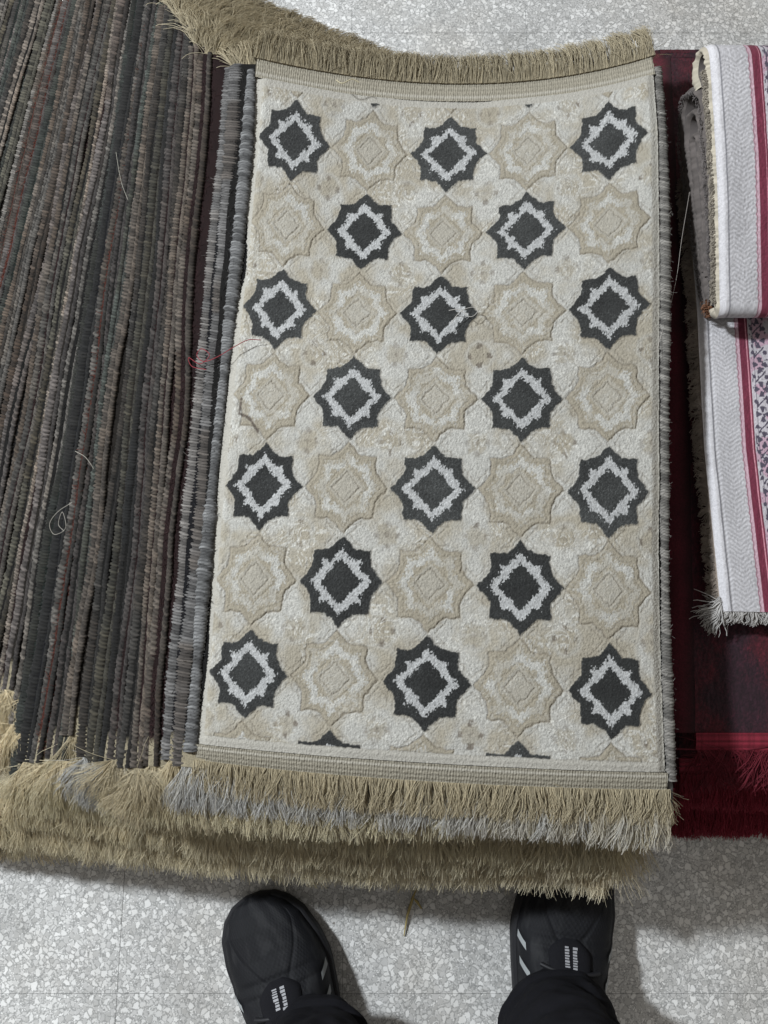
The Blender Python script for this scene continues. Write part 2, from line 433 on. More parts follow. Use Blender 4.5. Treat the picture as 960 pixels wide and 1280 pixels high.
band_mesh('hem_band', -.66, -.90, rug, False, .0, .004)

# ------------------------------------------------------------------ fringes
TAN = np.array((.56, .485, .335)); PALE = np.array((.68, .67, .64)); RED = np.array((.22, .02, .035))
def fringe(name, line, out, length, droop, colour, parent, n, seed, mat=None, spread=.25, rad=.0004, floor=.0015, mess=.06, lift=0., tipmix=.35, seg=7, colour2=None, mixx=None):
    n = int(n * 1.15); R = np.random.RandomState(seed)
    line = np.asarray(line, float); m_ = len(line)
    s = (np.arange(n) + R.uniform(-.6, .6, n)) / n * (m_ - 1)
    s = np.clip(s, 0, m_ - 1.001); i = s.astype(int); f = (s - i)[:, None]
    base = line[i] * (1 - f) + line[i + 1] * f
    out = np.asarray(out, float)
    if out.ndim == 2: d = out[i] * (1 - f) + out[i + 1] * f
    else: d = np.tile(out, (n, 1))
    d = d / np.linalg.norm(d, axis=1, keepdims=True)
    side = np.stack([-d[:, 1], d[:, 0], np.zeros(n)], 1)
    sn = s / (m_ - 1) * n / 14.0
    ang = (vnoise(sn * .35, seed, seed) - .5) * 2.2 * spread + (vnoise(sn, seed + 7, seed + 1) - .5) * 1.7 * spread + R.normal(0, .055, n)
    wild = R.rand(n) < mess
    ang[wild] += R.normal(0, .7, wild.sum())
    L = length * (.86 + .22 * vnoise(sn * .5, 3, seed + 2) + R.normal(0, .05, n))
    L[wild] *= R.uniform(.7, 1.15, wild.sum())
    d = d * np.cos(ang)[:, None] + side * np.sin(ang)[:, None]
    t = np.linspace(0, 1, seg)[None, :, None]
    curl = (R.normal(0, .06, n) + (vnoise(sn * .8, 11, seed + 3) - .5) * .5 * spread)[:, None, None]
    wavy = .0020 * np.sin(t * (7 + 5 * vnoise(sn * .9, 21, seed)[:, None, None]) + 6.28 * vnoise(sn * 1.5, 31, seed)[:, None, None]) * t
    path = wavy * side[:, None, :] + base[:, None, :] + L[:, None, None] * (t * d[:, None, :] + curl * t ** 2 * side[:, None, :])
    z = -(droop * (.75 + .5 * R.rand(n)))[:, None] * L[:, None] * t[..., 0] ** 2 + (lift + R.normal(0, .05, n))[:, None] * L[:, None] * np.sin(t[..., 0] * 2.6)
    path[..., 2] += z + R.uniform(-.0022, .0022, n)[:, None]
    path[..., 1:2] *= 1
    path[..., 2] = np.maximum(path[..., 2], floor + R.uniform(0, .003, n)[:, None])
    rr = rad * R.uniform(.75, 1.3, n)[:, None] * np.linspace(1.0, .7, seg)[None]
    v = (.84 + .20 * R.rand(n) + .35 * (vnoise(sn * .7, 5, seed + 4) - .5))[:, None, None]
    if colour2 is not None:
        kx = np.clip(np.interp(base[:, 0], *mixx) + .9 * (vnoise(sn * .5, 9, seed + 8) - .5), 0, 1)[:, None, None]
        cc = (colour[None, None] * (1 - kx) + colour2[None, None] * kx) * v
    else:
        cc = colour[None, None] * v
    tip = np.minimum(colour * 1.35 + .05, .8)
    cc = cc + (tip - cc) * (tipmix * t ** 2)
    mb = MB(); tubes(mb, path, rr, np.broadcast_to(cc, path.shape), 3)
    return mb.build(name, mat or M_FRINGE, parent)

def horiz_out(line, sign):
    """horizontal direction square to a hem line"""
    t = np.gradient(np.asarray(line), axis=0); t[:, 2] = 0
    n = np.stack([t[:, 1], -t[:, 0], np.zeros(len(t))], 1) * sign
    return n / np.linalg.norm(n, axis=1, keepdims=True)

cl = np.linspace(-.62, 4.66, 60)
lf = top_surface(cl, 6.99); lf[:, 2] -= .007
fringe('fringe', lf, horiz_out(lf, 1), .030, .30, TAN * .98, rug, 4600, 101, spread=.34, mess=.04, rad=.00024)
lb = top_surface(cl, -.89); lb[:, 2] -= .004
fringe('fringe', lb, horiz_out(lb, -1), .042, .25, TAN * .80, rug, 4600, 102, spread=.16, mess=.02, rad=.00028, lift=.12, tipmix=.15)

# ------------------------------------------------------------------ overcast edges
def binding(name, edge, colour, parent, seed, ra=.0055, rb=.0036, pitch=.0046, amp=.30, alt=None, step=.0007, fuzz=0, slant=.55):
    """twisted-yarn binding along an edge polyline"""
    R = np.random.RandomState(seed)
    seglen = np.linalg.norm(np.diff(edge, axis=0), axis=1); S = np.concatenate([[0], np.cumsum(seglen)])
    n = max(int(S[-1] / step), 20); s = np.linspace(0, S[-1], n)
    P = np.stack([np.interp(s, S, edge[:, k]) for k in range(3)], 1)
    t = np.gradient(P, axis=0); t /= np.linalg.norm(t, axis=1, keepdims=True)
    a = np.cross(t, (0, 0, 1.)); a /= np.linalg.norm(a, axis=1, keepdims=True); b = np.cross(a, t)
    K = 10; th = np.linspace(0, 2 * math.pi, K, endpoint=False)
    ph = s / pitch + .8 * (vnoise(s * 40, seed, seed) - .5) + 2.4 * (vnoise(s * 9, seed, seed + 3) - .5)
    PH = ph[:, None] + (slant * np.sin(th + .6))[None]             # the stitches run aslant
    PH = PH + .35 * (vnoise(s[:, None] * 260, th[None] * 1.2, seed + 12) - .5)
    w = np.abs(np.sin(math.pi * PH)) ** .7
    st = hash2(np.floor(PH), np.full(PH.shape, seed), 5)          # every stitch a little different
    rad = (1 - amp) + amp * w + .26 * (st - .5) + .22 * (vnoise(s[:, None] * 900, th[None] * 3, seed + 9) - .5)
    low = .72 + .46 * vnoise(s * 11, seed, seed + 5)
    rad = rad * low[:, None]
    Q = P[:, None] + rad[..., None] * (ra * np.cos(th)[None, :, None] * a[:, None] + rb * np.sin(th)[None, :, None] * b[:, None])
    col = np.asarray(colour)[None, None] * (.14 + .70 * w + .95 * (st - .5) * w)[..., None] * (.7 + .6 * vnoise(s[:, None] * 700, th[None] * 2.5, seed + 15))[..., None]  # colour darkens in the gaps between stitches, painting their shade
    if alt is not None:
        k = sstep(.5, .62, vnoise(s * 11, seed, seed + 6) + .25 * (vnoise(s * 60, seed, seed + 8) - .5))[:, None, None]
        col = col * (1 - k) + np.asarray(alt)[None, None] * (.14 + .70 * w + .95 * (st - .5) * w)[..., None] * k
    mb = MB(); mb.grid(Q, col, close_v=True, flip=True)
    if fuzz:                                     # yarn ends and broken fibres
        nf = int(S[-1] * 1500); q = R.randint(2, n - 2, nf); kq = R.randint(0, K, nf)
        b0 = Q[q, kq]; dr = (b0 - P[q]); dr /= np.linalg.norm(dr, axis=1, keepdims=True) + 1e-9
        dr = dr * .5 + R.normal(0, .7, (nf, 3)); tt = np.linspace(0, 1, 4)[None, :, None]
        pth = b0[:, None] + dr[:, None] * tt * R.uniform(.0006, .0024, nf)[:, None, None]
        tubes(mb, pth, np.full((nf, 4), .00018), np.broadcast_to(col[q, kq][:, None] * R.uniform(.8, 1.7, nf)[:, None, None], pth.shape), 3)
    return mb.build(name, M_YARN, parent)

GREYBLUE = (.15, .15, .15)
rl = np.linspace(-.75, 6.9, 80)
e = top_surface(-.60, rl); e[:, 2] -= .0035; e[:, 0] -= .003
binding('binding', e, GREYBLUE, rug, 201, .0066, .0042, .0031, .26, fuzz=1, slant=.8)
e = top_surface(4.66, rl); e[:, 2] -= .005; e[:, 0] += .001
binding('binding', e[::-1], (.19, .18, .165), rug, 202, .0050, .0036, .0027, .22, fuzz=1, slant=.9)

# ------------------------------------------------------------------ the rugs below, fanned out to the left
NL = 40
TH = .0062
C_ = {  # bound edge colours as they look in the photo
 'grey':      ((.135, .125, .115), 'grey'),
 'taupe':     ((.150, .122, .100), 'taupe'),
 'mauve':     ((.138, .118, .114), 'mauve grey'),
 'green':     ((.055, .068, .060), 'dark green'),
 'black':     ((.026, .027, .028), 'near black'),
 'brown':     ((.095, .068, .050), 'brown'),
 'blue':      ((.19, .19, .20), 'blue grey'),
 'olive':     ((.115, .108, .078), 'olive grey'),
}
P_ = {'dark': (.013, .012, .011), 'rust': (.085, .026, .018), 'wine': (.026, .011, .011), 'deepgreen': (.018, .026, .022),
      'umber': (.024, .019, .015), 'ink': (.013, .013, .016)}
seq = [None, ('blue', 'dark'), ('blue', 'ink'), ('taupe', 'wine'), ('taupe', 'wine'), ('grey', 'dark'), ('mauve', 'wine'), ('black', 'dark'),
       ('olive', 'umber'), ('grey', 'dark'), ('taupe', 'umber'), ('green', 'dark'), ('mauve', 'dark'), ('grey', 'rust'),
       ('black', 'ink'), ('green', 'deepgreen'), ('grey', 'dark'), ('mauve', 'umber'), ('taupe', 'wine'), ('olive', 'dark'),
       ('grey', 'wine'), ('taupe', 'dark'), ('mauve', 'dark'), ('brown', 'umber'), ('grey', 'ink'), ('taupe', 'dark'),
       ('green', 'deepgreen'), ('mauve', 'rust'), ('brown', 'rust'), ('grey', 'dark'), ('olive', 'umber'), ('green', 'deepgreen'),
       ('taupe', 'dark'), ('grey', 'dark'), ('green', 'ink'), ('mauve', 'dark'), ('grey', 'deepgreen'), ('olive', 'dark'), ('grey', 'dark'), ('taupe', 'dark')]
ORD = 'zeroth first second third fourth fifth sixth seventh eighth ninth tenth eleventh twelfth thirteenth fourteenth fifteenth sixteenth seventeenth eighteenth nineteenth'.split()
def ordinal(n):
    if n < 20: return ORD[n]
    tens = {2: ('twentieth', 'twenty'), 3: ('thirtieth', 'thirty'), 4: ('fortieth', 'forty')}[n // 10]
    return tens[0] if n % 10 == 0 else tens[1] + ' ' + ORD[n % 10]
top_fr = top_surface(4.60, 6.95); top_br = top_surface(4.60, -.85)

def left_line(i):
    if i == 1: return 302, 231
    if i == 2: return 287, 218
    k = i - 3
    return 250 - 7.8 * k, 187 - 13.2 * k

jit = RS.normal(0, 1, (NL + 1, 6))
for i in range(1, NL):
    ec, pc = seq[i]
    fr = 1 - i / NL
    xt, xb = left_line(i)
    xt += 1.8 * jit[i, 0]; xb += 2.4 * jit[i, 1]
    zl = max(.268 * fr + .001, .009); zr = max(.282 * fr + .002, .009)
    # where the left edge starts and ends, in the picture
    if i <= 2: yf, yb = (958, 950)[i - 1], 76 + 4 * i
    else:
        yf = 952 + 11 * jit[i, 2] + (max(i - 12, 0)) * 2.2
        if i in (16, 17, 18): yf = (905, 862, 880)[i - 16]
        yb = max(66 - 8.5 * (i - 3), -110) + 5 * jit[i, 3]
    ys = np.linspace(yf, yb, 70)
    t_ = (ys - 100) / 800.0
    xs = xt + (xb - xt) * t_ + 4.5 * (vnoise(ys / 170, i * 3.1, 15) - .5) * 2 + 2.0 * (vnoise(ys / 45, i * 1.7, 16) - .5)
    zz = np.full(70, zl) + .004 * (vnoise(ys / 120, i * 2.3, 17) - .5)
    left = at(xs, ys, zz)
    # right edge: under the top rug
    ovh = .016 + .082 * sstep(2, 20, i) * (1 - .75 * sstep(26, 36, i)) + .006 * jit[i, 4]
    frp = np.array((top_fr[0] - .006 + .004 * jit[i, 5], top_fr[1] - ovh + .03, zr))
    brp = np.array((top_br[0] - .02, min(top_br[1] - .015, top_br[1]), zr))
    if i <= 2: frp[1] = top_fr[1] - (.018, .014)[i - 1]; brp[:2] = top_br[:2] - (.004, .006)
    v = np.linspace(0, 1, 70)[:, None]
    right = frp * (1 - v) + brp * v
    u = np.linspace(0, 1, 34) ** 1.5
    S = left[:, None] * (1 - u)[None, :, None] + right[:, None] * u[None, :, None]
    sag = .034 * fr * sstep(.62, 1.0, v) * np.clip(1 - ((u - .55) / .5) ** 2, 0, 1)[None]
    S[..., 2] -= sag
    S[..., 2] = np.maximum(S[..., 2], TH + .001)
    # the front edge bows forward on the lower rugs
    bow = (.012 + .010 * jit[i, 2] * .5) * np.sin(u * math.pi)[None] * (1 - sstep(0, .2, v))
    if i > 2: S[..., 1] -= bow
    top = S.copy(); top[..., 2] += .0008 * (fbm(S[..., 0] * 300, S[..., 1] * 300, i, 2) - .5)
    bot = S.copy(); bot[..., 2] -= TH
    pcol = np.array(P_[pc]) * (.55 if pc == 'rust' else .40)  # pile colour darkened to paint the shade of the crevices between edges
    cc = pcol * (.6 + .8 * fbm(S[..., 0] * 160, S[..., 1] * 60, 40 + i, 2))[..., None]
    hemc = TAN * .42
    cc = np.array(np.broadcast_to(cc, S.shape)); cc[:3] = hemc * (.75 + .5 * vnoise(S[:3, :, 0] * 500, S[:3, :, 1] * 300, 7))[..., None]
    mb = MB(); mb.grid(top, cc); mb.grid(bot, pcol, flip=True)
    # a second, thinner row of stitches a little inside the edge
    for A, B, fl_ in ((top[0], bot[0], False), (top[-1], bot[-1], True), (top[:, 0], bot[:, 0], True), (top[:, -1], bot[:, -1], False)):
        mb.grid(np.stack([A, B]), np.stack([np.broadcast_to(pcol, A.shape)] * 2), flip=fl_)
    # loose pile fibres standing along the open edge
    R = np.random.RandomState(500 + i); nf = 3200 if pc == 'rust' else 1500 if pc == 'wine' else 600
    q = R.uniform(1, 68, nf); qi = q.astype(int); qf = (q - qi)[:, None]
    base = left[qi] * (1 - qf) + left[qi + 1] * qf
    base[:, 0] += R.uniform(.001, .016, nf); base[:, 2] += .0006
    dr = R.normal(0, 1, (nf, 3)) * (1, 1.4, .4); dr[:, 2] = np.abs(dr[:, 2]) * .7 + .15; dr[:, 0] -= .5
    dr /= np.linalg.norm(dr, axis=1, keepdims=True)
    tt = np.linspace(0, 1, 4)[None, :, None]
    pth = base[:, None] + dr[:, None] * tt * R.uniform(.003, .009, nf)[:, None, None]
    pth[..., 2] -= .003 * tt[..., 0] ** 2
    fc = np.broadcast_to((np.array(P_[pc]) * 1.3 + .006) * R.uniform(.5, 1.6, nf)[:, None, None], pth.shape)
    tubes(mb, pth, np.full((nf, 4), .00022), fc, 3)
    white = i in (1, 5, 8, 9)
    fringe_word = 'pale grey' if white else 'tan'
    lab = f'rug with {C_[ec][1]} edge and {fringe_word} fringe, {ordinal(i)} layer below the star patterned rug'
    g = thing('fringed_rug', lab, 'rug', 'fringed rugs in the tall stack')
    mb.build('pile', M_DARKPILE, g)
    ed = left.copy(); ed[:, 0] -= .002; ed[:, 2] -= TH * .5
    c0_ = np.array(C_[ec][0]); c1 = (.30 * c0_.mean() + .70 * c0_) * np.array((1.04, 1.0, .94)) * (.58 * (1 + .42 * np.clip(jit[i, 3], -1.2, 1.6)) if i > 2 else .60) * (1 + .12 * jit[i, 4]); c2 = c1 * np.array((.75, .68, .62)) if i % 2 else c1 * (1.25, 1.2, 1.15)
    binding('binding', ed, c1, g, 300 + i, (.0056 if i > 2 else .0072) + .0009 * jit[i, 5], .0040, (.0033 if i > 2 else .0030) + .0020 * R.rand() * (i > 2), .36 + .16 * R.rand(), alt=c2, fuzz=1)
    if i > 2:
        e2_ = left.copy(); e2_[:, 0] += .0062 + .0012 * jit[i, 0]; e2_[:, 2] += .0012
        binding('inner_stitching', e2_, c1 * (1.0, .35, .8, .55)[i % 4], g, 400 + i, .0034, .0026, .0030 + .0010 * R.rand(), .34, alt=c2 * (1.0, .35, .8, .55)[i % 4], slant=.9)  # darker colour on some rugs paints shaded gaps along the edge
    rd = right.copy(); rd[:, 0] += .001; rd[:, 2] -= TH * .5
    binding('binding', rd[::-1], c1, g, 340 + i, .004, .0032, .006, .2, step=.004)
    # fringe at the front
    fc = PALE * .85 if white else TAN * ((1.12 if i < 9 else 1.38) + .10 * jit[i, 0])  # fringe of the lower rugs coloured brighter, as if more light reached it
    if i == 1: fc = PALE * .95
    lf = top[0].copy(); lf[:, 2] -= TH * .5
    wd = np.linalg.norm(lf[-1] - lf[0])
    ln = .050 + .004 * jit[i, 3]
    if i <= 2: ln = .040
    fringe('fringe', lf, horiz_out(lf, 1), ln, .20 + .22 * R.rand(), fc, g, int(wd * (5500 if i < 3 else 4200 if i < 24 else 2200)), 600 + i, spread=.5, mess=.04, rad=.00024 if i < 24 else .0004, seg=6,
           colour2=TAN * 1.1 if white else None, mixx=((-.2, .05, .25), (.0, .25, .75)) if i == 1 else ((-.45, -.15, .2), (0, .6, 1)))
    if i in (4, 6, 9, 11, 14, 16, 17, 18, 20, 22):
        # the end of the hem frays into a thick tassel at the corner
        q = top[0, :6].copy(); q[:, 2] += .002
        fringe('corner_tassel', q, np.array((-.30 + .45 * R.rand(), -1., 0)), .046, .40, fc, g, 420, 700 + i, spread=.75, mess=.06, rad=.00024, lift=.16, tipmix=.4)
    if i < 16:
        lb = top[-1].copy(); lb[:, 2] -= TH * .5
        fringe('fringe', lb, horiz_out(lb, -1), .040, .35, TAN * .85, g, int(wd * 3600), 660 + i, spread=.5, mess=.05, rad=.0003, lift=.1, seg=6)

# ------------------------------------------------------------------ burgundy rugs on the right
def slab(left, right, z_of, th, nu, nv, col_of, mb):
    """a flat rug with a rounded left fold: left/right are polylines in xy"""
    v = np.linspace(0, 1, nv)
    idx = v * (len(left) - 1); i0 = np.minimum(idx.astype(int), len(left) - 2); f = (idx - i0)[:, None]
    l = left[i0] * (1 - f) + left[i0 + 1] * f; rr = right[i0] * (1 - f) + right[i0 + 1] * f
    u = np.linspace(0, 1, nu)
    S = l[:, None] * (1 - u)[None, :, None] + rr[:, None] * u[None, :, None]
    c = col_of(S)
    S0 = S.copy(); S0[..., 2] += .0012 * (vnoise(S[..., 0] * 600, S[..., 1] * 400, 17) - .5) + .003 * (fbm(S[..., 0] * 9, S[..., 1] * 9, 18, 2) - .5)
    mb.grid(S0, c)
    # rounded fold
    k = 10; a = np.linspace(0, math.pi, k)
    fold = l[:, None] + np.stack([-np.sin(a) * th * .5, np.zeros(k), (np.cos(a) - 1) * th * .5], 1)[None]
    fold[..., 2] += .0012 * (vnoise(l[:, 1] * 60, l[:, 0], 3) - .5)[:, None] * np.sin(a)[None]
    crest = np.exp(-((a - .55) / .28) ** 2)[None, :, None]  # light painted in: fold near black in the gap, crest brighter
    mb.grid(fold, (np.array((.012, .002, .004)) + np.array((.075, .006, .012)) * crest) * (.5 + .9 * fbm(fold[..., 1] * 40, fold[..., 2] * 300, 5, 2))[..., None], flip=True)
    bot = S.copy(); bot[..., 2] -= th
    mb.grid(bot, c * .6, flip=True)
    for A, B, fl_ in ((S[0], bot[0], False), (S[-1], bot[-1], True), (S[:, -1], bot[:, -1], False)):
        mb.grid(np.stack([A, B]), np.stack([np.broadcast_to(np.array((.08, .008, .014)), A.shape)] * 2), flip=fl_)
    return S

def burg_col(S):
    x = S[..., 0]; y = S[..., 1]
    n = fbm(x * 34, y * 20, 91, 4); n2 = vnoise(x * 1300, y * 700, 92) * .6 + fbm(x * 300, y * 120, 93, 2) * .4
    k = sstep(.28, .72, n + .3 * (n2 - .5))[..., None]
    c = np.array((.018, .0058, .0105)) * (1 - k) + np.array((.050, .0055, .0105)) * k
    return c * (.25 + 1.5 * n2)[..., None]

BD = [  # height, thickness, left line (y picture, x picture), hem y, label
 (.066, .062, ((950, 841), (500, 838), (62, 826)), 985, 'burgundy folded rug at the bottom of the right hand pile, on the floor'),
 (.135, .065, ((940, 849), (500, 845), (66, 832)), 948, 'burgundy folded rug between two others in the right hand pile'),
 (.204, .065, ((925, 869), (500, 861), (72, 838)), 916, 'dark burgundy velvet rug on top of its pile, under the white prayer rugs'),
]
for bi, (z, th, ll, hem, lab) in enumerate(BD):
    g = thing('burgundy_rug', lab, 'rug', 'burgundy rugs piled on the right')
    yy = np.linspace(hem, ll[-1][0], 60)
    xx = np.interp(-yy, [-a[0] for a in ll], [a[1] for a in ll]) + 1.5 * (vnoise(yy / 60, bi, 31) - .5)
    L_ = at(xx, yy, np.full(60, z)); R_ = L_.copy(); R_[:, 0] = .62; R_[:, 2] = z
    mb = MB(); S = slab(L_, R_, None, th, 320, 520, burg_col, mb)
    mb.build('pile', M_VELVET, g)
    # hem band
    w = .016; lf = S[0].copy()
    t = np.linspace(0, 1, 9)
    Pb = lf[None] + np.stack([np.zeros(9), -t * w, .0012 - .004 * t ** 2 + .0006 * np.cos(t * 2 * math.pi * 3)], 1)[:, None]
    hb = np.array((.20, .018, .034)) * (.75 + .3 * np.cos(t * 2 * math.pi * 3))[:, None, None] * (.8 + .4 * vnoise(lf[:, 0] * 700, 0, 5))[None, :, None]
    mb = MB(); mb.grid(Pb, hb, flip=True)
    Pc = Pb.copy(); Pc[..., 2] -= .006; mb.grid(Pc, np.array((.08, .01, .015)))
    mb.build('hem_band', M_WEB, g)
    base = Pb[-1]
    for q in range(2 if bi < 2 else 1):
        b2 = base.copy(); b2[:, 2] -= .012 * q; b2[:, 1] -= .0
        fringe('fringe', b2, np.array((.0, -1., 0)), .036 if bi < 2 else .040, .22 if bi < 2 else .30, np.array((.32, .026, .050)) if bi < 2 else np.array((.17, .015, .028)), g, 2600 if bi < 2 else 1300, 800 + bi * 3 + q, spread=.10 if bi < 2 else .9, mess=.01 if bi < 2 else .2, rad=.0004, tipmix=.1)  # lower fringes get a brighter red to make up for their shade

# ------------------------------------------------------------------ white prayer rugs with a maroon stripe
MAROON = np.array((.13, .022, .042)); WHITE = np.array((.44, .43, .445))
def prayer_col(w, s):
    """w: metres in from the left edge, s: metres along"""
    w, s = np.broadcast_arrays(np.asarray(w) / .84, s)
    hb = np.abs(((w - .004) / .0125) % 2 - 1) + .25 * (vnoise(w * 300, s * 300, 19) - .5)           # chevron weave
    ch = .5 + .5 * np.sin(2 * math.pi * (s / .0046 + 1.6 * hb))
    col = WHITE * (.74 + .28 * ch)[..., None]
    col = np.where((w < .0105)[..., None], WHITE * 1.06, col)
    ln = np.exp(-((w - .0108 - .0006 * (vnoise(s * 60, 0, 4) - .5)) / .0009) ** 2)[..., None]
    col = col * (1 - .8 * ln) + np.array((.07, .07, .085)) * .8 * ln
    sc_ = .044 + .0012 * np.abs(np.sin(s * math.pi / .009))
    l2 = np.exp(-((w - sc_) / .0008) ** 2)[..., None]
    col = col * (1 - .85 * l2) + np.array((.20, .03, .07)) * .85 * l2
    inb = (w > sc_ + .001) & (w < .049)
    col = np.where(inb[..., None], np.array((.46, .31, .36)), col)
    st = (w > .0485) & (w < .0600)
    mcol = MAROON * (.8 + .4 * vnoise(w * 900, s * 200, 6))[..., None]
    mcol = np.where((np.abs(w - .0578) < .0006)[..., None], np.array((.5, .22, .27)), mcol)
    col = np.where(st[..., None], mcol, col)
    fl = w >= .0600
    gx = w - .0720; p = .027
    sy = (s / p) % 1 - .5
    fy = sy * p; dd = np.hypot(gx, fy)
    ang = np.arctan2(fy, gx)
    pet = (dd < .0085) & (dd > .0022) & (np.cos(4 * ang) > -.1)
    pet |= (np.abs(gx - .0055 * np.sin(2 * math.pi * s / p)) < .0011) & (dd > .009)
    pet |= np.abs(w - .0875) < .0009
    pet |= (np.hypot(gx - .0075, ((s / p + .5) % 1 - .5) * p) < .0026) | (np.hypot(gx + .0075, ((s / p + .5) % 1 - .5) * p) < .0022)
    pet |= (np.abs(w - .0655) < .0006) | ((np.abs(gx) < .0105) & (vnoise(w * 420, s * 420, 35) > .76))
    g2 = w - .108; s2 = ((s + .012) / .05) % 1 - .5; d2 = np.hypot(g2, s2 * .05)
    pet |= (np.abs(d2 - .017) < .0016) | (np.abs(d2 - .010) < .0013) | ((np.abs(g2) < .002) & (d2 < .006))
    pet |= (vnoise(w * 300, s * 300, 33) > .80) & (w > .09)
    ground = np.where((vnoise(w * 70, s * 70, 13) > .62)[..., None], np.array((.42, .29, .35)), np.array((.42, .395, .42)))
    fcol = np.where(pet[..., None], np.array((.07, .06, .085)), ground)
    col = np.where(fl[..., None], fcol, col)
    return col * (.84 + .32 * vnoise(w * 1500, s * 1500, 3))[..., None] * (.84 + .30 * fbm(w * 45, s * 30, 12, 3))[..., None]

# lower one: lies flat
pr = thing('prayer_rug', 'white prayer rug lying flat with frayed front corner, under the folded one', 'prayer rug', 'white prayer rugs with a maroon stripe')
ys = np.linspace(764, 200, 620); zz = .232
xs = np.interp(ys, [200, 390, 560, 764], [858, 873, 882, 903])
Lw = at(xs, ys, np.full(len(ys), zz))
wv = np.linspace(0, .32, 560)
S = np.repeat(Lw[:, None], len(wv), 1)
S[..., 0] += wv[None]
S[..., 1] -= wv[None] * .02
slen = np.concatenate([[0], np.cumsum(np.linalg.norm(np.diff(Lw, axis=0), axis=1))])
Wg, Sg = np.meshgrid(wv, slen)
cc = prayer_col(Wg, Sg)
S[..., 2] += .0022 * (fbm(Wg * 18, Sg * 18, 4, 2) - .5) + .0005 * (vnoise(Wg * 700, Sg * 700, 5) - .5) - .004 * (1 - sstep(0, .006, Wg))
S[..., 2] -= .0006 * np.exp(-((Wg - .0108) / .0012) ** 2)
mb = MB(); mb.grid(S, cc)
bt = S[::8, ::8].copy(); bt[..., 2] -= .010; mb.grid(bt, np.array((.3, .27, .24)), flip=True)
A = S[:, 0]; Bq = A.copy(); Bq[:, 2] -= .010
mb.grid(np.stack([A, Bq]), np.stack([np.broadcast_to(np.array((.33, .27, .22)), A.shape)] * 2), flip=True)
A = S[0]; Bq = A.copy(); Bq[:, 2] -= .010
mb.grid(np.stack([A, Bq]), np.stack([np.broadcast_to(np.array((.45, .42, .40)), A.shape)] * 2))
mb.build('pile', M_WHITE, pr)
# fuzzy raw left edge and short frayed front
ed = S[::20, 0].copy(); ed[:, 2] -= .004
fringe('raw_edge', ed, np.array((-1., -.1, -.3)), .009, .5, np.array((.40, .34, .29)), pr, 1700, 901, spread=.8, mess=.2, rad=.00045, tipmix=.2)
ed = S[0, :120:6].copy(); ed[:, 2] -= .003
fringe('fringe', ed, np.array((-.15, -1., 0)), .012, .4, np.array((.52, .50, .48)), pr, 300, 902, spread=.9, mess=.25, rad=.0005)
ed = S[:22:3, 0].copy()
fringe('corner_tassel', ed, np.array((-.5, -1., 0)), .022, .5, np.array((.56, .54, .52)), pr, 120, 903, spread=1.2, mess=.4, rad=.0006)

# upper one: folded accordion-wise, its fold at the far end
fr_ = thing('prayer_rug', 'white prayer rug folded over in layers, maroon stripe, topmost at the upper right', 'prayer rug', 'white prayer rugs with a maroon stripe')
yF = float(at(895, 388, .277)[1]); yB = float(at(875, 52, .329)[1])
Lr = yB - yF
def seg_pts(y0, z0, y1, z1, n, bulge=0):
    t = np.linspace(0, 1, n)
    return np.stack([y0 + (y1 - y0) * t, z0 + (z1 - z0) * t + bulge * np.sin(math.pi * t)], 1)
def bend(yc, zc, r, a0, a1, n, sy=1.0):
    a = np.linspace(a0, a1, n); return np.stack([yc + r * np.cos(a) * sy, zc + r * np.sin(a)], 1)
hp = math.pi / 2
zb = .235                                     # the rug it lies on
prof = np.concatenate([
    bend(yF + .010, zb + .030, .007, 1.5 * math.pi, hp, 10)[:-1],
    seg_pts(yF + .010, zb + .037, yB - .020, zb + .094, 330, .006)[:-1],
    bend(yB - .020, zb + .078, .016, hp, -hp, 26, 1.2)[:-1],
    seg_pts(yB - .020, zb + .062, yB - .034, zb + .066, 12)])
prof2 = np.concatenate([
    seg_pts(yF + .02, zb + .026, yB - .058, zb + .071, 90, .006)[:-1],
    bend(yB - .058, zb + .042, .029, hp, -hp, 30, 1.3)[:-1],
    seg_pts(yB - .058, zb + .013, yF + .012, zb + .007, 90, -.001)])
def loop_(r, y0, dy):
    return np.concatenate([
        seg_pts(y0, zb + .017 + r * .25, yB - .058 - dy, zb + .042 + r, 90, .004)[:-1],
        bend(yB - .058 - dy, zb + .042, r, hp, -hp, 22, 1.3)[:-1],
        seg_pts(yB - .058 - dy, zb + .042 - r, y0 + .006, zb + .017 - r * .25, 90, -.002)])
prof3 = loop_(.0185, yF + .02, .010)
prof5 = loop_(.0080, yF + .05, .022)
